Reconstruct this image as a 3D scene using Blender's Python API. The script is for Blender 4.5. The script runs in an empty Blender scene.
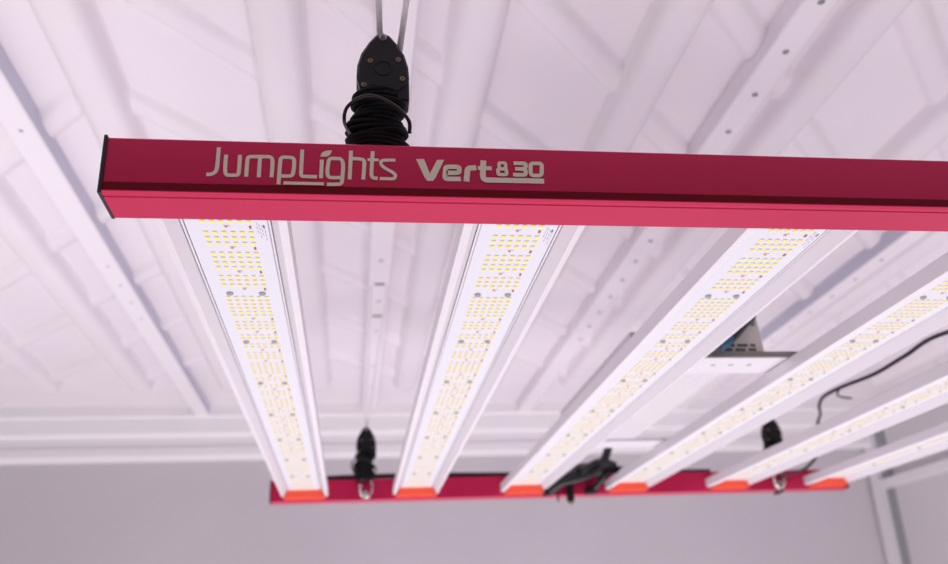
import bpy, bmesh, math, random
import numpy as np
from mathutils import Vector, Matrix
random.seed(4)
ZO = 1.95                    # height of the LED board plane above the room's floor level
scene = bpy.context.scene
COL = scene.collection
STROKES= [('J', 2.3, [(3.97, 15.37), (3.88, 3.39), (3.46, -1.15), (0.9, -3.24), (-2.1, -3.32)]), ('u', 2.3, [(8.55, 10.38), (8.44, -0.63), (9.37, -3.31), (11.18, -3.49), (14.72, -3.47), (16.44, -3.12), (16.63, -0.78), (16.67, 10.47)]), ('m', 2.3, [(21.02, -4.28), (21.16, 6.93), (21.5, 9.24), (23.44, 9.6), (31.94, 9.78), (35.22, 9.73), (36.2, 6.61), (35.86, -4.26)]), ('m2', 2.3, [(28.4, -4.46), (28.54, 9.45)]), ('p', 2.3, [(40.15, -8.96), (40.58, 7.12), (41.02, 9.44), (43.12, 9.73), (45.76, 9.74), (48.62, 9.28), (49.0, 5.45), (48.7, 0.48), (48.16, -2.95), (45.55, -3.33), (41.3, -3.21)]), ('L', 2.3, [(53.53, 15.31), (53.15, -0.42), (53.36, -3.04), (55.64, -3.22), (62.75, -3.27)]), ('i', 2.3, [(65.41, 8.61), (65.12, -4.24)]), ('g', 2.3, [(76.76, -3.45), (72.25, -3.73), (69.33, -3.33), (68.77, 0.81), (69.29, 6.46), (69.94, 9.47), (72.74, 9.72), (78.49, 9.56), (78.02, -3.74), (77.51, -7.73), (74.4, -8.21), (68.73, -8.19)]), ('h', 2.3, [(82.95, 15.42), (82.28, -4.59)]), ('h2', 2.3, [(82.85, 9.94), (87.51, 9.91), (91.05, 9.37), (91.13, 5.47), (90.46, -4.45)]), ('t', 2.3, [(96.22, 15.42), (95.29, 0.33), (95.64, -3.12), (99.23, -3.51)]), ('t2', 1.9, [(93.03, 9.42), (99.9, 9.38)]), ('s', 2.1, [(110.09, 9.52), (104.53, 9.44), (100.97, 9.01), (101.52, 4.95), (108.02, 1.24), (110.26, -0.88), (109.39, -3.56), (106.56, -3.55), (100.43, -3.55)]), ('e', 3.1, [(150.21, -2.58), (143.13, -2.76), (140.39, -2.61), (140.47, 0.16), (140.86, 2.95), (141.24, 5.64), (143.91, 5.82), (147.37, 5.92), (149.53, 5.65), (149.44, 3.18), (148.99, 1.61), (141.5, 1.52)]), ('r', 3.6, [(153.69, -4.26), (154.32, 1.64), (154.86, 5.12), (157.75, 5.43), (160.24, 5.61)]), ('T', 3.6, [(164.98, 10.93), (164.05, 1.91), (164.32, -2.77), (168.78, -2.87), (184.73, -2.8), (202.62, -2.79)]), ('T2', 2.8, [(161.23, 5.41), (169.9, 5.43)]), ('8', 2.0, [(175.2, 5.47), (175.01, 9.19), (176.63, 9.46), (178.33, 9.28), (177.81, 5.43), (178.57, 4.77), (178.15, 0.94), (176.15, 0.89), (173.96, 0.94), (174.37, 4.77), (175.2, 5.47), (177.81, 5.43)]), ('3', 2.0, [(183.98, 9.45), (190.05, 9.62), (191.94, 9.22), (191.33, 6.03), (189.78, 5.54), (184.74, 5.51)]), ('3b', 2.0, [(188.77, 5.51), (191.47, 5.13), (191.23, 1.52), (189.5, 1.25), (183.18, 1.3)]), ('0', 2.2, [(198.47, 9.75), (194.91, 9.65), (194.67, 6.12), (194.33, 1.15), (197.85, 1.02), (201.29, 1.11), (201.77, 6.32), (202.02, 9.74), (198.47, 9.75)])]
POLYS= [('leaf', [(64.46, 10.77), (64.84, 12.65), (66.0, 14.15), (67.73, 15.02), (71.38, 15.46), (70.92, 13.65), (69.9, 11.91), (68.16, 10.88)]), ('V', [(122.89, 10.82), (127.8, 10.96), (131.19, 0.79), (135.96, 10.64), (140.31, 10.77), (134.63, -1.99), (133.01, -4.24), (129.6, -4.33), (128.09, -2.38)])]

# ------------------------------------------------------------------ materials
def mat(name, color, rough=.5, metal=0., emit=None, estr=0., coat=0., spec=.5):
    m = bpy.data.materials.new(name); m.use_nodes = True
    b = m.node_tree.nodes['Principled BSDF']
    b.inputs['Base Color'].default_value = (*color, 1)
    b.inputs['Roughness'].default_value = rough
    b.inputs['Metallic'].default_value = metal
    b.inputs['Specular IOR Level'].default_value = spec
    b.inputs['Coat Weight'].default_value = coat
    if emit:
        b.inputs['Emission Color'].default_value = (*emit, 1)
        b.inputs['Emission Strength'].default_value = estr
    return m

def bump(m, kind='noise', scale=40., strength=.2, dist=.001, direction=None, vary=None):
    """procedural bump (and slight colour variation) in object coordinates"""
    nt = m.node_tree; b = nt.nodes['Principled BSDF']
    tc = nt.nodes.new('ShaderNodeTexCoord')
    if kind == 'noise':
        t = nt.nodes.new('ShaderNodeTexNoise'); t.inputs['Scale'].default_value = scale
        t.inputs['Detail'].default_value = 4
    else:
        t = nt.nodes.new('ShaderNodeTexWave'); t.inputs['Scale'].default_value = scale
        t.bands_direction = direction or 'Y'
    nt.links.new(tc.outputs['Object'], t.inputs['Vector'])
    bp = nt.nodes.new('ShaderNodeBump'); bp.inputs['Strength'].default_value = strength
    bp.inputs['Distance'].default_value = dist
    h = t.outputs['Fac'] if kind == 'noise' else t.outputs['Color']
    nt.links.new(h, bp.inputs['Height']); nt.links.new(bp.outputs['Normal'], b.inputs['Normal'])
    if vary:
        r = nt.nodes.new('ShaderNodeValToRGB'); base = b.inputs['Base Color'].default_value
        r.color_ramp.elements[0].position = .35; r.color_ramp.elements[1].position = .65
        r.color_ramp.elements[0].color = tuple(c*(1-vary) for c in base[:3])+(1,)
        r.color_ramp.elements[1].color = tuple(base)
        nt.links.new(h, r.inputs['Fac']); nt.links.new(r.outputs['Color'], b.inputs['Base Color'])
    return m

M = {}
M['ceiling'] = bump(mat('ceiling_white_plastic', (.85,.785,.83), .26, spec=.5), 'noise', 5., .08, .004, vary=.03)
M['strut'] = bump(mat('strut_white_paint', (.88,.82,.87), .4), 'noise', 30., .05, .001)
M['strut_side'] = mat('strut_side_shaded', (.58,.58,.68), .45, .35)  # shaded copy of the white strut paint: side shade put into the colour
M['hole2'] = mat('screw_rim', (.36,.35,.34), .4, .4)
M['hole'] = mat('hole_dark', (.10,.095,.10), .7)
M['screwgrey'] = mat('screw_grey', (.33,.33,.34), .4, .6)
M['wall'] = bump(mat('wall_painted_grey', (.64,.60,.635), .7), 'noise', 3., .05, .002, vary=.04)
M['wallr'] = bump(mat('wall_right_paint', (.66,.63,.65), .6), 'noise', 3., .05, .002, vary=.03)
M['trim'] = bump(mat('trim_white', (.93,.90,.925), .5), 'noise', 12., .05, .001)
M['doorframe'] = mat('door_frame_white', (.80,.775,.80), .5)
M['gasket'] = mat('door_grey_channel', (.33,.34,.35), .5, .2)
M['red'] = bump(mat('rail_red_anodised', (.64,.013,.088), .30, .40, spec=.6), 'noise', 900., .04, .0003)
M['reddark'] = mat('rail_red_shaded_lip', (.17,.001,.010), .6, .0, spec=.1)  # darker copy of the rail red, shade of the lower lip painted in
M['capblack'] = mat('end_cap_black', (.012,.012,.012), .45)
M['orange'] = mat('bar_end_lit_red', (.95,.10,.045), .45)  # bracket red brightened to orange: LED light put into the base colour
M['logo'] = mat('logo_print', (.86,.74,.60), .6)
M['alu'] = mat('bar_white_aluminium', (.76,.71,.755), .45, .0)
M['alufin'] = bump(mat('bar_ribbed_side', (.82,.78,.815), .45, .0), 'wave', 105., .35, .0008, 'Y', vary=.05)
M['groove'] = mat('bar_groove', (.52,.50,.53), .5)
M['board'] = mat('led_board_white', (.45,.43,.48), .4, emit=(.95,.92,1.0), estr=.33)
M['ledbody'] = mat('led_chip_body', (.72,.68,.71), .4, emit=(1,.95,1), estr=.06)
M['phos'] = mat('led_phosphor_yellow', (.55,.42,.02), .35, emit=(1.0,.82,.15), estr=.54)
M['resist'] = mat('resistor_brown', (.42,.13,.06), .5)
M['resist2'] = mat('resistor_orange', (.80,.30,.15), .5)
M['silk'] = mat('board_silkscreen', (.50,.48,.55), .6)
M['screwm'] = mat('screw_steel', (.45,.44,.43), .3, .9)
M['black'] = mat('black_plastic', (.008,.008,.009), .45, spec=.25)
M['rope'] = bump(mat('black_rope', (.006,.006,.007), .7, spec=.15), 'noise', 500., .6, .001)
M['cable'] = mat('black_cable', (.014,.014,.016), .38)
M['cord'] = bump(mat('pale_cord', (.95,.93,.95), .3), 'noise', 220., .5, .001, vary=.12)
M['cord'].node_tree.nodes['Principled BSDF'].inputs['Transmission Weight'].default_value=.55
M['steel'] = mat('carabiner_steel', (.72,.71,.70), .22, 1.)
M['brass'] = mat('brown_tip', (.35,.25,.12), .4, .6)
M['driver'] = bump(mat('driver_white_finned', (.78,.74,.775), .45), 'wave', 48., .9, .002, 'X', vary=.12)
M['plate'] = mat('driver_plate_white', (.70,.665,.695), .45)
M['plategrey'] = mat('driver_end_grey', (.86,.81,.76), .5)
M['edgegrey'] = mat('driver_plate_edge', (.30,.28,.26), .5)
M['print'] = mat('small_print', (.10,.10,.11), .6)
M['blue'] = mat('blue_sleeve', (.02,.09,.16), .4)
M['glint'] = mat('clear_loop', (.02,.02,.022), .15)

# ------------------------------------------------------------------ mesh builder
class MB:
    def __init__(s): s.v=[]; s.f=[]; s.m=[]; s.sm=[]
    def add(s, vs, fs, mi=0, smooth=False):
        o=len(s.v); s.v += [tuple(v) for v in vs]
        for f in fs: s.f.append(tuple(i+o for i in f)); s.m.append(mi); s.sm.append(smooth)
        return s
    def box(s, x0,x1,y0,y1,z0,z1, mi=0, fm=None):
        vs=[(x,y,z) for z in (z0,z1) for y in (y0,y1) for x in (x0,x1)]
        fs=[(0,2,3,1),(4,5,7,6),(0,1,5,4),(2,6,7,3),(0,4,6,2),(1,3,7,5)]  # -z +z -y +y -x +x
        for k,f in enumerate(fs): s.add([vs[i] for i in f],[(0,1,2,3)], fm[k] if fm else mi)
        return s
    def bevbox(s, x0,x1,y0,y1,z0,z1, b=.002, mi=0):
        """box with chamfered edges, through bmesh"""
        bm=bmesh.new(); bmesh.ops.create_cube(bm,size=1)
        for v in bm.verts:
            v.co.x=(x0+x1)/2+v.co.x*(x1-x0); v.co.y=(y0+y1)/2+v.co.y*(y1-y0); v.co.z=(z0+z1)/2+v.co.z*(z1-z0)
        bmesh.ops.bevel(bm,geom=bm.edges[:],offset=b,segments=2,affect='EDGES',profile=.5)
        bm.verts.index_update()
        s.add([v.co for v in bm.verts],[[v.index for v in f.verts] for f in bm.faces],mi); bm.free(); return s
    def prism(s, prof, axis, a, b, mi=0, mis=None, caps=True, smooth=False):
        """closed 2-D profile extruded along axis from a to b; profile is (u,v) = the two other axes in xyz order"""
        n=len(prof)
        def P(u,v,t): return {'x':(t,u,v),'y':(u,t,v),'z':(u,v,t)}[axis]
        vs=[P(u,v,a) for u,v in prof]+[P(u,v,b) for u,v in prof]
        for i in range(n):
            j=(i+1)%n
            s.add([vs[i],vs[j],vs[n+j],vs[n+i]],[(0,1,2,3)], mis[i] if mis else mi, smooth)
        if caps:
            s.add(vs[:n],[tuple(range(n))],mi); s.add(vs[n:],[tuple(reversed(range(n)))],mi)
        return s
    def tube(s, pts, r, n=10, mi=0, closed=False, cap=True, flat=1.0):
        P=[Vector(p) for p in pts]; N=len(P); R=r if isinstance(r,(list,tuple)) else [r]*N
        T=[]
        for i in range(N):
            a=P[(i-1)%N] if (closed or i>0) else P[i]; b=P[(i+1)%N] if (closed or i<N-1) else P[i]
            T.append((b-a).normalized())
        ref=Vector((0,0,1)) if abs(T[0].z)<.9 else Vector((1,0,0))
        nrm=(ref-T[0]*ref.dot(T[0])).normalized(); vs=[]
        for i in range(N):
            nrm=(nrm-T[i]*nrm.dot(T[i])).normalized(); bi=T[i].cross(nrm)
            for k in range(n):
                a=2*math.pi*k/n; vs.append(P[i]+(nrm*math.cos(a)+bi*math.sin(a)*flat)*R[i])
        fs=[]
        for i in range(N if closed else N-1):
            j=(i+1)%N
            for k in range(n): fs.append((i*n+k,i*n+(k+1)%n,j*n+(k+1)%n,j*n+k))
        o=len(s.v); s.add(vs,fs,mi,True)
        if cap and not closed:
            s.add(vs[:n],[tuple(reversed(range(n)))],mi); s.add(vs[-n:],[tuple(range(n))],mi)
        return s
    def disc(s, c, nrm, r, h, n=12, mi=0, mtop=None, dome=0.):
        c=Vector(c); N=Vector(nrm).normalized(); u=N.orthogonal().normalized(); w=N.cross(u)
        ring=lambda rr,hh:[c+u*math.cos(2*math.pi*k/n)*rr+w*math.sin(2*math.pi*k/n)*rr+N*hh for k in range(n)]
        a=ring(r,0); b=ring(r,h*.6); d=ring(r*.72,h); t=[c+N*(h+dome)]
        vs=a+b+d+t; fs=[]
        for k in range(n):
            j=(k+1)%n; fs+=[(k,j,n+j,n+k),(n+k,n+j,2*n+j,2*n+k),(2*n+k,2*n+j,3*n)]
        s.add(vs,fs,mi); 
        if mtop is not None:
            for q in range(len(s.m)-3*n,len(s.m)):
                if (q-(len(s.m)-3*n))%3==2: s.m[q]=mtop
        return s
    def build(s, name, mats, parent=None, root=(0,0,0), label=None, cat=None, group=None, kind=None):
        me=bpy.data.meshes.new(name)
        r=Vector(root)
        me.from_pydata([(v[0]-r.x,v[1]-r.y,v[2]-r.z) for v in s.v],[],s.f)
        for m in (mats if isinstance(mats,(list,tuple)) else [mats]): me.materials.append(m)
        me.polygons.foreach_set('material_index',s.m); me.polygons.foreach_set('use_smooth',s.sm)
        bm=bmesh.new(); bm.from_mesh(me); bmesh.ops.remove_doubles(bm,verts=bm.verts[:],dist=1e-6)
        bmesh.ops.recalc_face_normals(bm,faces=bm.faces[:]); bm.to_mesh(me); bm.free()
        me.update()
        o=bpy.data.objects.new(name,me); COL.objects.link(o)
        if parent: o.parent=parent
        else: o.location=(r.x,r.y,r.z+ZO)
        tag(o,label,cat,group,kind); return o

def fast_build(s,name,mats,parent,root):
    V=np.array(s.v,dtype=np.float32)-np.array(root,dtype=np.float32)
    me=bpy.data.meshes.new(name); me.from_pydata(V.tolist(),[],s.f)
    for m in mats: me.materials.append(m)
    me.polygons.foreach_set('material_index',s.m); me.update()
    o=bpy.data.objects.new(name,me); COL.objects.link(o); o.parent=parent; return o
def tag(o,label=None,cat=None,group=None,kind=None):
    if label: o['label']=label
    if cat: o['category']=cat
    if group: o['group']=group
    if kind: o['kind']=kind
    return o
def empty(name, loc, label, cat, group=None):
    o=bpy.data.objects.new(name,None); COL.objects.link(o); o.empty_display_size=.02
    o.location=(loc[0],loc[1],loc[2]+ZO); return tag(o,label,cat,group)
def child_empty(name, parent, loc):
    o=bpy.data.objects.new(name,None); COL.objects.link(o); o.parent=parent; o.location=loc; return o
def copy_tree(o, parent=None):
    c=o.copy(); COL.objects.link(c); c.parent=parent
    for ch in list(o.children): copy_tree(ch,c)
    return c
def smooth_path(pts, k=3):
    """Catmull-Rom through the points"""
    P=[Vector(p) for p in pts]; P=[P[0]*2-P[1]]+P+[P[-1]*2-P[-2]]; out=[]
    for i in range(1,len(P)-2):
        for j in range(k*2):
            t=j/(k*2); a,b,c,d=P[i-1:i+3]
            out.append(.5*((2*b)+(c-a)*t+(2*a-5*b+4*c-d)*t*t+(3*b-a-3*c+d)*t**3))
    out.append(P[-2]); return out

# ------------------------------------------------------------------ the setting
# ceiling: white moulded sheet, rounded ribs along y, slanted beads between the ribs
ZC=.431; Y_END=2.70
RIB0=-.247; RIBP=.2385
def make_ceiling():
    xs=np.concatenate([np.arange(-2.0,-1.2,.01),np.arange(-1.2,1.86,.0032)]); ys=np.concatenate([np.arange(-.2,.6,.03),np.arange(.6,Y_END+.03,.0075)])
    X,Y=np.meshgrid(xs,ys)
    k=np.round((X-RIB0)/RIBP); rx=RIB0+k*RIBP; u=np.abs(X-rx)
    # rib with rounded rear end
    yend=2.43
    e=np.clip(Y-yend,0,None); d=np.sqrt(u*u+e*e)/.033
    rib=.030*np.sqrt(np.clip(1-np.clip(d,0,1)**3.2,0,1))
    # beads: per gap, start at the gap edge nearer to the first rib and run away from it
    g=np.floor((X-RIB0)/RIBP); left=RIB0+g*RIBP; s=(X-left)
    s2=np.where(X<RIB0, RIBP-s, s)-.03
    ph=(Y-1.065-s2*1.10)/.28; ph=(ph-np.round(ph))*.28
    dd=np.abs(ph)*.673/.021
    bead=.0105*np.sqrt(np.clip(1-np.clip(dd,0,1)**2,0,1))*(Y<2.40)
    Z=ZC-np.maximum(rib,bead)
    ny,nx=X.shape
    me=bpy.data.meshes.new('ceiling')
    V=np.stack([X,Y,Z+ZO],-1).reshape(-1,3).astype(np.float32)
    I=np.arange(ny*nx).reshape(ny,nx)
    F=np.stack([I[:-1,:-1],I[1:,:-1],I[1:,1:],I[:-1,1:]],-1).reshape(-1,4).astype(np.int32)
    me.vertices.add(len(V)); me.vertices.foreach_set('co',V.ravel())
    me.loops.add(F.size); me.loops.foreach_set('vertex_index',F.ravel())
    me.polygons.add(len(F)); me.polygons.foreach_set('loop_start',np.arange(0,F.size,4,dtype=np.int32))
    me.polygons.foreach_set('use_smooth',np.ones(len(F),dtype=bool))
    me.update(calc_edges=True); me.validate(); me.materials.append(M['ceiling'])
    o=bpy.data.objects.new('ceiling',me); COL.objects.link(o); o['kind']='structure'
make_ceiling()

XR=1.81; YW=2.80
MB().box(-2.2,XR+.1,YW,YW+.08,-ZO,ZC+.05).build('wall_back',M['wall'],kind='structure')
MB().box(XR,XR+.08,.9,YW,-ZO,ZC+.05).build('wall_right',M['wallr'],kind='structure')
MB().prism([(2.70,.431),(2.70,.400),(2.712,.396),(2.716,.352),(2.740,.345),(2.80,.345),(2.80,.431)],'x',-2.2,XR,0).build('trim_1',M['trim'],kind='structure')
MB().prism([(2.755,.345),(2.755,.318),(2.745,.314),(2.742,.290),(2.75,.283),(2.80,.283),(2.80,.345)],'x',-2.2,XR,0).build('trim_2',M['trim'],kind='structure')

# door in the right wall: white jambs and rails with a grey channel behind
d=MB()
d.box(XR-.03,XR,2.735,2.785,-ZO,.345)                     # jamb by the corner
d.box(XR-.03,XR,1.1,2.735,.138,.168)                      # top rail
d.box(XR-.03,XR,1.1,1.14,-ZO,.138)
dr=d.build('door_1',M['doorframe'],kind='structure')
MB().box(XR-.012,XR,2.690,2.735,-ZO,.138).box(XR-.012,XR,2.700,2.735,.168,.345).build('grey_channel',M['gasket'],dr)
MB().box(XR-.010,XR,1.14,2.690,-ZO,.138).build('door_panel',M['wallr'],dr)
dr.location=(0,0,ZO)
for c in dr.children: c.location=(0,0,0)

# ------------------------------------------------------------------ ceiling struts
def strut(x0,x1,y0,y1,marks,label,zb=.40,side='strut'):
    n='ceiling_strut'
    s=MB(); b=.002
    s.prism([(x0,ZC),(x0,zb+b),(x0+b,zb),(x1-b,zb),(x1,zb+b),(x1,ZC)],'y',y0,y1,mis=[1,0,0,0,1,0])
    for (mx,my,kind) in marks:
        if kind=='slot':
            pts=[(mx+ (.0075 if i in(0,1,2,3,4) else -.0075)+.0035*math.cos(-math.pi/2+ (i if i<5 else i-5)*math.pi/4 + (0 if i<5 else math.pi)), my+.0045*math.sin(-math.pi/2+(i if i<5 else i-5)*math.pi/4+(0 if i<5 else math.pi))) for i in range(10)]
            s.prism(pts,'z',zb-.0006,zb+.001,2)
        elif kind=='hole': s.disc((mx,my,zb+.0004),(0,0,-1),.0045,.0008,12,3)
        elif kind=='tiny': s.disc((mx,my,zb+.0004),(0,0,-1),.0032,.0008,12,3)
        else: s.disc((mx,my,zb+.0004),(0,0,-1),.0042,.0025,12,3)
    o=s.build(n,[M['strut'],M[side],M['hole'],M['screwgrey']],root=((x0+x1)/2,(y0+y1)/2,ZC),label=label,cat='ceiling strut')
    return o
strut(.1135,.1555,.2,2.68,[(.1345,1.53,'hole'),(.135,1.645,'slot'),(.1352,1.74,'hole'),(.1355,1.829,'slot'),(.1355,1.93,'hole'),(.1355,2.2,'hole'),(.1355,2.4,'hole')],
      'white ceiling strut with two dark slots, above the gap between first and second light bars')
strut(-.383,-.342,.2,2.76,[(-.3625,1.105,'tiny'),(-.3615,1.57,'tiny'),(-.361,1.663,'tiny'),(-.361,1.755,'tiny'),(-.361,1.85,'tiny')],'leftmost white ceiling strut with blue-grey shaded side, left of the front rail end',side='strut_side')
strut(.597,.638,.2,2.70,[(.6185+.0006*k,.773+.0938*k,'screw') for k in range(0,14)],'white ceiling strut with a row of grey screw heads, right of the second light bar',zb=.402)
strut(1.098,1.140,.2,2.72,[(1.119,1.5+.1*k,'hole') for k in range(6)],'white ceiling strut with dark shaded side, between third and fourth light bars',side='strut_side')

# ------------------------------------------------------------------ grow light
S=.2; YF=.48227; RD=.03315; RH=.0377; ZB=-.0170; XL=-.0604; XRR=1.047; YB=1.640; YR=1.6626
GL=(.5,1.08,0)
grow=empty('grow_light',GL,'large red-framed LED grow light with six white light bars and printed lettering, hanging from cords','grow light')
def rail_prof(y0, flip):
    p=[(0,.0010),(0,RH-.001),(.001,RH),(RD-.001,RH),(RD,RH-.001),(RD,.0006),(RD-.0006,0),(.0052,0),(.0046,.0009),(.0038,.0009),(.0032,0),(.0004,0),(-.0010,.0012),(-.0010,.0018),(0,.0075)]
    p=p[1:]  # start above
    # front lip: slopes outwards over the lowest 7 mm
    q=[((y0+u) if not flip else (y0+RD-u), ZB+z) for u,z in p]
    return q
def rail(y0, flip, name='rail'):
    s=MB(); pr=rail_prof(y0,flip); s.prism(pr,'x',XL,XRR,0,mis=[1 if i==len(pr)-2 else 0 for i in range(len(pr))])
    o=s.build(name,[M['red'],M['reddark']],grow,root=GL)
    for xx in ((XL-.0022,XL),(XRR,XRR+.0022)):
        c=MB(); c.bevbox(xx[0],xx[1],y0-.0016,y0+RD+.0006,ZB-.0004,ZB+RH+.0008,.0006)
        c.build('end_cap',M['capblack'],o,root=GL)
    return o
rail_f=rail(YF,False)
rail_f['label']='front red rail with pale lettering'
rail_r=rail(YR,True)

# lettering, as thin printed shapes on the front face
def chaikin(p,k=2):
    for _ in range(k):
        q=[p[0]]
        for a,b in zip(p,p[1:]): q+= [(a[0]*.75+b[0]*.25,a[1]*.75+b[1]*.25),(a[0]*.25+b[0]*.75,a[1]*.25+b[1]*.75)]
        q.append(p[-1]); p=q
    return p
RIBN=[0]
def ribbon(s,pts,w):
    RIBN[0]+=1; yo=YF-.0002-.00002*RIBN[0]
    closed=pts[0]==pts[-1]
    P=chaikin(pts) if len(pts)>2 else pts
    n=len(P); L=[];Rr=[]
    for i in range(n):
        a=P[i-1] if i>0 else (P[-2] if closed else P[i]); b=P[i+1] if i<n-1 else (P[1] if closed else P[i])
        dx,dz=b[0]-a[0],b[1]-a[1]; l=math.hypot(dx,dz) or 1
        nx,nz=-dz/l*w/2,dx/l*w/2
        L.append((P[i][0]+nx,P[i][1]+nz)); Rr.append((P[i][0]-nx,P[i][1]-nz))
    for i in range(n-1):
        q=[L[i],L[i+1],Rr[i+1],Rr[i]]
        s.add([(x/1000,yo,z/1000) for x,z in q],[(0,1,2,3)])
words={'jump':MB(),'vert':MB()}
def rr(x0,x1,z0,z1): return [((x0+x1)/2,z1),(x0,z1),(x0,(z0+z1)/2),(x0,z0),((x0+x1)/2,z0),(x1,z0),(x1,(z0+z1)/2),(x1,z1),((x0+x1)/2,z1)]
STROKES=[q for q in STROKES if q[0]!='8']+[('8',2.1,rr(174.7,178.8,5.3,9.5)),('8b',2.3,rr(173.8,179.1,1.1,5.1))]
STROKES=[(n,2.6 if n in('3','3b','0') else w,p) for n,w,p in STROKES]
for n,w,pts in STROKES:
    x=pts[0][0]
    ribbon(words['jump' if x<115 else 'vert'],pts,w)
ribbon(words['jump'],[(43.1,-8.13),(66.94,-8.14)],2.0)
for n,pts in POLYS:
    words['jump' if pts[0][0]<115 else 'vert'].add([(x/1000,YF-.00025,z/1000) for x,z in pts],[tuple(range(len(pts)))])
for k,w in words.items(): fast_build(w,'lettering',[M['logo']],rail_f,GL)

# light bars -------------------------------------------------------
Y0=YF+RD; PITCH=.00872
ROWS=[]; y=.5525; seq='S LL P LLL P LLLLL P LL'.replace(' ','')
# slots before the first screw row, as seen next to the front rail, then the repeating pattern
k0=15
lead='LLLPLPLLLPLLLLPLLLP'
# position of the first visible screw row
YS=.6820
n_lead=len(lead)
slots=[]
for i,c in enumerate('PLPLLLPLLLLPLLL'+'P'): slots.append((YS-(16-i)*PITCH,c))
i=0; yy=YS
seq='SLLLLLLPLLLPLL'+'SLLPLLLPLLLLLPLL'*9
while yy<YB-.012:
    slots.append((yy,seq[i])); i+=1; yy+=PITCH
COLS=[-.0151+.00604*j for j in range(6)]

def bar_mesh():
    hw=.0285
    h=[(.0273,.0016),(.0273,.0026),(.0279,.0026),(.0279,-.0001),(.0293,-.0001),(.0293,.0020),(.0301,.0020),(.0301,.0002),(.0361,-.0095),(.0367,-.0096),(.0416,-.0076),(.0418,-.0070),(.0418,.0064),(.0408,.0074)]
    mh=[2,2,2,0,2,2,2,0,0,1,0,0,0]
    prof=[(-x,z) for x,z in reversed(h)]+h
    mis=list(reversed(mh))+[0]+mh+[0]
    s=MB(); s.prism(prof,'y',Y0,YR,mis=mis); 
    # fins on the top side
    for xx in (-.03,-.018,-.006,.006,.018,.03): s.box(xx-.0012,xx+.0012,Y0,YR,.0074,.0079)
    return s
def board_mesh():
    s=MB(); s.box(-.0270,.0270,Y0+.001,YB,0,.0014)
    for (yy,c) in slots:
        if c=='P' and yy<1.3:
            s.box(-.0016,.0004,yy-.0012,yy+.0008,-.0006,.0001,2)       # small centre part
            s.box(-.0022,.0022,yy-.0024,yy-.0014,-.0002,.0001,3)
            s.box(.0146,.0160,yy-.0016,yy+.0018,-.0008,.0001,1)        # resistor by the last column
    # small print near the front end
    for j in range(4):
        for t in range(3+j%2): s.box(.0195+.0016*j,.0203+.0016*j,.553+.006*t+.002*j,.5575+.006*t+.002*j,-.00006,.0001,3)
    s.box(.0238,.0249,.557,.5615,-.00008,.0001,4)
    return s
def chip(s,x,yy):
    w,l=.00150,.00180
    s.box(x-w,x+w,yy-l,yy+l,-.0009,.0001,0,fm=[1,0,0,0,0,0])
bm0,bd0=bar_mesh(),board_mesh()
rest=MB(); nind=0; chip_me=None
first=None
IND=[r for r in slots if r[1]=='L' and r[0]>.549][:6]
for b in range(6):
    if b==0:
        bar=bm0.build('light_bar',[M['alu'],M['alufin'],M['groove']],grow); bar.location=(b*S-GL[0],-GL[1],-GL[2])
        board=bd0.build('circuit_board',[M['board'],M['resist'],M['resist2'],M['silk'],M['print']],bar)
        cap=MB(); cap.add([(-.0283,YB,.0010),(.0283,YB,.0010),(.0366,YB+.001,-.0138),(-.0366,YB+.001,-.0138),(-.0283,YR,.0010),(.0283,YR,.0010),(.0366,YR,-.0138),(-.0366,YR,-.0138)],
              [(0,1,2,3),(4,7,6,5),(3,2,6,7),(0,4,5,1),(0,3,7,4),(1,5,6,2)])
        cap=cap.build('end_bracket',M['orange'],bar); cap['label']='red end bracket with LED light painted in as orange-red'
        sc=MB().disc((0,0,0),(0,0,-1),.0027,.0019,16,0,1,dome=.0004); scr=sc.build('screw',[M['hole2'],M['screwm']],bar)
        scr_me=scr; first_s=True
    else:
        nb=bar.copy(); COL.objects.link(nb); nb.parent=grow; nb.location=(b*S-GL[0],-GL[1],-GL[2])
        for ch in (board,cap):
            c=ch.copy(); COL.objects.link(c); c.parent=nb
    cur=bar if b==0 else nb
    for (yy,c) in slots:
        if c=='S':
            for sx in (-.0130,.0124):
                if b==0 and first_s: o=scr; first_s=False
                else: o=scr.copy(); COL.objects.link(o)
                o.parent=cur; o.location=(sx,yy,0)
        elif c=='L':
            solo = b<3 and (yy,c) in IND[:(6 if b<2 else 5)]
            for x in COLS:
                if solo and nind<100:
                    if chip_me is None:
                        q=MB(); chip(q,0,0); o=q.build('led_chip',[M['ledbody'],M['phos']],cur); chip_me=o
                    else: o=chip_me.copy(); COL.objects.link(o)
                    o.parent=cur; o.location=(x,yy,0); nind+=1
                else: chip(rest,x+b*S,yy)
lr=fast_build(rest,'led_array',[M['ledbody'],M['phos']],grow,GL); lr['kind']='stuff'

# eyelets on the inner faces of the rails, where the carabiners hook in
RX=[.1095,.905]
def eyelet(x,y,side):
    s=MB(); c=[(x,y+side*.0095+.0066*math.cos(a),-.007*(side<0)+.006*(side>0)+.0066*math.sin(a)) for a in [2*math.pi*k/16 for k in range(16)]]
    s.tube(c,.0013,8,closed=True); s.disc((x,y,-.007*(side<0)+.006*(side>0)),(0,side,0),.005,.0022,12)
    s.build('eyelet',M['steel'],grow,root=GL)
for x in RX: eyelet(x,YR,-1)
for x in RX: eyelet(x,YF+RD,1)

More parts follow.
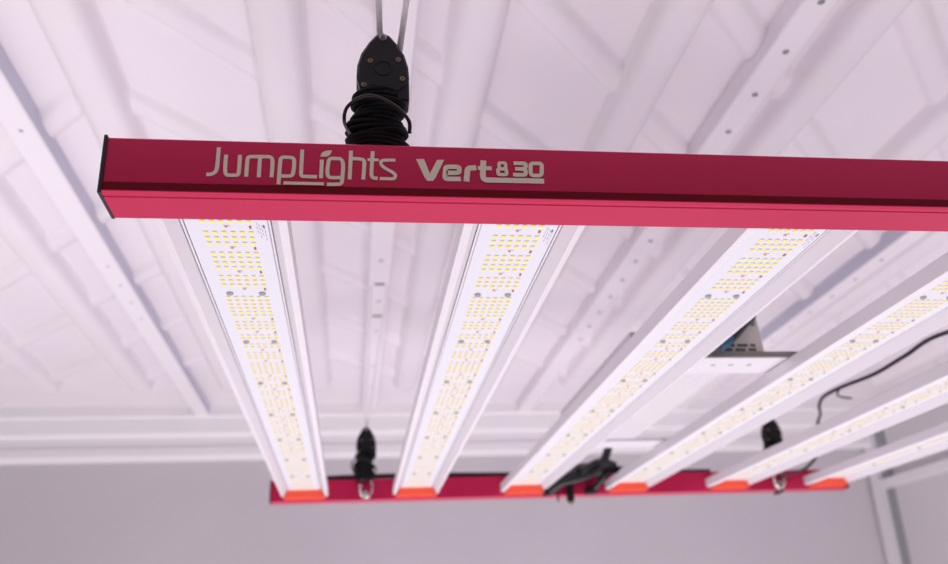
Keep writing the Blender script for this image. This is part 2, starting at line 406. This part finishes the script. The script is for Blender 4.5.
# ------------------------------------------------------------------ rope ratchets
def torus_pts(cx,cy,cz,rx,ry,n=20,tilt=(0,0),ph=0):
    return [(cx+rx*math.cos(a),cy+ry*math.sin(a),cz+tilt[0]*math.cos(a)+tilt[1]*math.sin(a)) for a in [2*math.pi*k/n+ph for k in range(n)]]
def ratchet(loc, label, top, coil_r=.0185, loop=True, hang=.0, group='rope ratchets holding up the grow light'):
    """loc = the point where the carabiner hooks in; body hangs above it; top = where the two cords reach"""
    x,y,z=loc; r=empty('rope_ratchet',loc,label,'rope ratchet',group)
    L=lambda dx,dy,dz:(x+dx,y+dy,z+dz)
    # housing: pointed shield outline, thick plates with chamfer
    out=[(0,.058),(.005,.0555),(.010,.048),(.0155,.037),(.0183,.025),(.0188,.014),(.0165,.004),(.012,-.001),(-.012,-.001),(-.0165,.004),(-.0188,.014),(-.0183,.025),(-.0155,.037),(-.010,.048),(-.005,.0555)]
    out=[(u*.97,v*.86) for u,v in out]; zb=z+.077+hang; s=MB(); n=len(out)
    cen=(0,.022)
    def ring(f,yy): return [(x+cen[0]+(u-cen[0])*f,yy,zb+cen[1]+(v-cen[1])*f) for u,v in out]
    rs=[ring(.90,y-.0095),ring(1,y-.0075),ring(1,y-.002),ring(.93,y-.0015),ring(.93,y+.0015),ring(1,y+.002),ring(1,y+.0075),ring(.90,y+.0095)]
    vs=[p for q in rs for p in q]; fs=[tuple(range(n)),tuple(reversed(range(7*n,8*n)))]
    for a in range(7):
        for k in range(n): fs.append((a*n+k,a*n+(k+1)%n,(a+1)*n+(k+1)%n,(a+1)*n+k))
    s.add(vs,fs)
    # raised ring of the pulley wheel
    s.tube([(x+.0058*math.cos(a),y-.0095,zb+.019+.0058*math.sin(a)) for a in [2*math.pi*k/18 for k in range(18)]],.0007,6,closed=True)
    hs=s.build('housing',M['black'],r,root=loc)
    lv=MB(); lv.bevbox(x+.004,x+.0182,y-.0085,y+.0085,zb-.007,zb+.012,.002)
    lv.build('release_lever',M['black'],r,root=loc)
    for k,(u,v) in enumerate([(0,.0445),(-.0088,.0245),(.0106,.0262),(.0134,.0105),(-.0130,.0045)]):
        c=MB().disc((x+u,y-.0095,zb+v),(0,-1,0),.0026 if k==0 else .0018,.0010,14,0,1)
        c.build('screw',[M['screwm'] if k==0 else M['brass'],M['hole']],r,root=loc)
    # wound spare rope
    c=MB(); m=17; c0=z+.034+hang*.3; c1=zb+.001
    for k in range(m):
        zz=c0+(c1-c0)*k/(m-1); rr=coil_r*(.93+.07*math.sin(k*1.9))*(1.08 if k<9 else .90)
        c.tube(torus_pts(x-.0035+.002*math.sin(k*2.3),y,zz,rr,.0125,18,(.0022*math.sin(k*1.3),.0015),k),.0022,8,closed=True)
    c.tube([(x-.0035,y,c0-.004),(x-.0035,y,(c0+c1)/2),(x-.002,y,zb+.004)],[.0125,.0130,.0120],12)
    c.build('rope_coil',M['rope'],r,root=loc)
    # loose loop across the coil
    lp=MB(); P=smooth_path([L(.0175,-.012,.042+hang),L(.0165,-.0165,.050+hang),L(.006,-.0195,.060+hang),L(-.010,-.0185,.067+hang),L(-.0235,-.010,.064+hang),L(-.0262,-.004,.055+hang),L(-.021,-.010,.040+hang)],3)
    lp.tube(P,.0013,8); lp.build('loose_loop',M['glint'],r,root=loc)
    # carabiner
    cb=MB(); h=.0200; pts=[]
    for a in [2*math.pi*k/28 for k in range(28)]:
        pts.append((x+.0108*math.cos(a)*(1-.22*math.sin(a)),y,z+.0185+h*math.sin(a)*1.0))
    cb.tube(pts,.0019,10,closed=True); cbo=cb.build('carabiner',M['steel'],r,root=loc)
    g=MB(); g.tube([(x-.0098,y-.0004,z+.008),(x-.0092,y-.0004,z+.028)],.0024,8); g.disc((x-.0085,y-.0020,z+.0065),(0,-1,0),.0040,.0020,10)
    g.build('gate',M['brass'] if False else M['steel'],cbo,root=loc)
    # two cords to the ceiling
    for (sx,tx) in ((-.0015,top[0]),(.0115 if loop else .002,top[1])):
        st=(x+sx,y+.001,zb+(.047 if sx<0 else .036 if loop else .047)); en=(tx,top[2],top[3])
        t=MB(); P=[Vector(st).lerp(Vector(en),q/6) for q in range(7)]
        t.tube(P,.0023 if loop else .0008,8); t.build('cord',M['cord'] if loop else M['strut'],r,root=loc)
    return r
ratchet((.1042,.5300,-.002), 'black rope ratchet with wound rope above the printed front rail, close to the camera',(.096,.150,.545,.400),hang=.011)
ratchet((.1095,1.6500,-.0135),'black rope ratchet with silver carabiner at the rear rail, between the first two light bars',(.119,.151,1.655,.400),loop=False,coil_r=.0168)
ratchet((.9015,1.6500,-.0150),'black rope ratchet with silver carabiner at the right end of the rear rail',(.894,.908,1.655,ZC-.002),loop=False,coil_r=.0150,hang=.010)

# ------------------------------------------------------------------ driver box lying on the light bars
DL=(.47,1.10,.0080)
drv=empty('driver_box',DL,'white finned LED driver box lying across the third and fourth light bars','driver box')
z0=.0081
s=MB(); s.bevbox(.400,.514,.943,1.316,z0+.004,z0+.050,.003); s.build('finned_body',M['driver'],drv,root=DL)
s=MB(); s.box(.405,.592,.887,.947,z0,z0+.0035,0)
for xx in (.483,.5035,.525): s.disc((xx,.914,z0+.0003),(0,0,-1),.0030,.0006,12,1)
s.build('front_plate',[M['plate'],M['screwgrey']],drv,root=DL)
s=MB(); s.box(.405,.592,1.311,1.357,z0,z0+.0035,0); s.build('rear_plate',[M['plate']],drv,root=DL)
s=MB(); s.box(.405,.592,.8835,.887,z0-.0004,z0+.006); s.build('plate_edge',M['edgegrey'],drv,root=DL)
s=MB(); s.prism([(.43,z0+.0035),(.5330,z0+.0035),(.5300,z0+.0450),(.5120,z0+.0460),(.43,z0+.0460)],'y',.888,.893,0)
s.disc((.5245,.888,z0+.0395),(0,-1,0),.0030,.0012,12,1)
for k in range(2):
    for j in range(14):
        if (j*7+k*3)%5: s.box(.482+j*.0030,.4845+j*.0030,.8876,.8884,z0+.008+k*.005,z0+.0110+k*.005,2)
s.build('end_plate',[M['plategrey'],M['screwgrey'],M['print']],drv,root=DL)
s=MB(); s.tube(smooth_path([(.522,.888,.058),(.508,.880,.047),(.492,.877,.032),(.477,.875,.021),(.458,.874,.0165),(.43,.874,.0165)],4),.0088,12)
s.tube(smooth_path([(.487,.8765,.028),(.481,.8755,.0235),(.473,.8747,.0195)],4),.0096,12,mi=1)
s.build('cable_tail',[M['cable'],M['blue']],drv,root=DL)

# ------------------------------------------------------------------ cables
def cable(name,pts,r,label,parent=None,root=None,k=4):
    s=MB(); s.tube(smooth_path(pts,k),r,10)
    return s.build(name,M['cable'],parent,root=root or pts[0],label=label,cat=None if parent else 'cable')
cable('power_cable',[(.795,.60,.0110),(.80,.72,.0112),(.806,.951,.060),(.813,1.055,.062),(.816,1.135,.061),(.803,1.202,.061),(.812,1.275,.065),(.858,1.375,.074),(.945,1.53,.100),(.972,1.595,.095),(.982,1.632,.050),(.960,1.634,.024),(.937,1.636,.012),(.915,1.645,.008),(.9085,1.655,.004),(.9082,1.6588,-.006),(.9080,1.6588,-.0195),(.908,1.668,-.0205),(.908,1.690,-.0205)],.0029,
      'long black power cable looping above the fifth light bar and round the rear rail')
cable('thin_cable',[(.797,1.204,.0555),(.812,1.235,.058),(.832,1.258,.060),(.853,1.267,.060)],.0016,'short thin black cable branching off the long power cable')
cable('connecting_cable',[(-.01,1.69,.0270),(.10,1.69,.0300),(.25,1.69,.0300),(.45,1.69,.0270),(.62,1.69,.0270),(.78,1.69,.0262)],.0048,'straight black cable running along the top of the rear rail')
cable('black_cord',[(.5085,.5005,.0262),(.56,.503,.0258),(.75,.505,.0258),(1.0,.502,.0258)],.0052,'black cord lying on the top of the front rail at the right edge')
BL=(.50,1.63,.0)
bun=empty('cable_bundle',BL,'tangle of black cables and connectors tied at the rear rail beside the third light bar','cable bundle')
def bc(pts,r): return cable('cable',[(p[0],yy,p[1]) for p,yy in pts],r,None,bun,BL)
bc([((.570,.075),1.640),((.552,.041),1.632),((.529,.027),1.628),((.498,.018),1.626),((.473,.007),1.630),((.444,-.013),1.650)],.0078)
bc([((.566,.035),1.630),((.544,.026),1.622),((.519,.012),1.622),((.488,.004),1.624),((.466,-.001),1.630),((.447,-.013),1.645)],.0068)
bc([((.572,.032),1.628),((.556,.030),1.622),((.538,.036),1.622),((.515,.024),1.620),((.500,.012),1.626),((.484,.012),1.632)],.0062)
bc([((.495,.022),1.634),((.520,.031),1.634),((.558,.038),1.636),((.568,.029),1.634),((.552,.014),1.630),((.538,-.003),1.640),((.527,-.014),1.650)],.0062)
bc([((.487,.010),1.640),((.510,.026),1.640),((.535,.022),1.640),((.560,.020),1.636)],.0115)
def cb(x0,x1,y0,y1,zz0,zz1,m='black',name='connector'):
    s=MB(); s.bevbox(x0,x1,y0,y1,zz0,zz1,.002); return s.build(name,M[m],bun,root=BL)
cb(.494,.522,1.618,1.638,.004,.026); cb(.518,.537,1.640,1.6627,-.018,-.006)
cb(.437,.451,1.640,1.6627,-.019,-.006)
s=MB(); s.prism([(.552,.014),(.572,.016),(.586,.027),(.578,.028),(.556,.026)],'y',1.622,1.634); s.build('connector',M['black'],bun,root=BL)
pl=MB(); pl.bevbox(.4795,.4925,1.640,1.652,-.032,.004,.002); pl.build('plug',M['black'],bun,root=BL)
s=MB(); s.disc((.486,1.646,-.032),(0,0,-1),.0035,.005,10); s.build('plug_tip',M['brass'],bun,root=BL)
cable('cable',[(.466,1.640,.0),(.464,1.648,-.012),(.463,1.650,-.030)],.0019,None,bun,BL)

# ------------------------------------------------------------------ light
w=bpy.data.worlds.new('world'); scene.world=w; w.use_nodes=True
nt=w.node_tree; bg=nt.nodes['Background']
tc=nt.nodes.new('ShaderNodeTexCoord'); dt=nt.nodes.new('ShaderNodeVectorMath'); dt.operation='DOT_PRODUCT'
nt.links.new(tc.outputs['Generated'],dt.inputs[0]); dt.inputs[1].default_value=(0,.50,-.866)
rp=nt.nodes.new('ShaderNodeValToRGB'); mr=nt.nodes.new('ShaderNodeMapRange')
mr.inputs['From Min'].default_value=-1; mr.inputs['From Max'].default_value=1
nt.links.new(dt.outputs['Value'],mr.inputs['Value']); nt.links.new(mr.outputs['Result'],rp.inputs['Fac'])
e=rp.color_ramp.elements
e[0].position=0; e[0].color=(.03,.027,.03,1)
e[1].position=1; e[1].color=(1.0,.94,1.0,1)
for p,c in ((.40,.04),(.56,.12),(.72,.70),(.85,.97)):
    q=rp.color_ramp.elements.new(p); q.color=(c,c*.94,c*.995,1)
nt.links.new(rp.outputs['Color'],bg.inputs['Color']); bg.inputs['Strength'].default_value=1.40

def area(name,loc,target,sx,sy,power,color):
    l=bpy.data.lights.new(name,'AREA'); l.shape='RECTANGLE'; l.size=sx; l.size_y=sy; l.energy=power; l.color=color
    o=bpy.data.objects.new(name,l); COL.objects.link(o); o.location=(loc[0],loc[1],loc[2]+ZO)
    d=Vector((target[0]-loc[0],target[1]-loc[1],target[2]-loc[2])); o.rotation_euler=d.to_track_quat('-Z','Y').to_euler()
    return o

area('floor_bounce_lamp',(.5,.9,-1.5),(.6,2.8,-.2),2.2,1.0,24,(1,.94,1.0))  # added lamp below the view, stands in for light bounced off the floor

# ------------------------------------------------------------------ camera
yaw,pit,rol,f=.14402,.3857,-.04679,892.0
F=Vector((math.sin(yaw)*math.cos(pit),math.cos(yaw)*math.cos(pit),math.sin(pit)))
r0=Vector((math.cos(yaw),-math.sin(yaw),0)); u0=r0.cross(F)
Rt=r0*math.cos(rol)+u0*math.sin(rol); Up=-r0*math.sin(rol)+u0*math.cos(rol)
cam=bpy.data.cameras.new('camera'); co=bpy.data.objects.new('camera',cam); COL.objects.link(co)
co.matrix_world=Matrix(((Rt.x,Up.x,-F.x,.08557),(Rt.y,Up.y,-F.y,0),(Rt.z,Up.z,-F.z,-.26893+ZO),(0,0,0,1)))
cam.sensor_width=36; cam.lens=f*36/948; cam.clip_start=.02
cam.dof.use_dof=True; cam.dof.focus_distance=.585; cam.dof.aperture_fstop=7.6
scene.camera=co
scene.view_settings.view_transform='Standard'; scene.view_settings.look='None'
scene.view_settings.exposure=0; scene.view_settings.gamma=1
scene.cycles.use_denoising=True
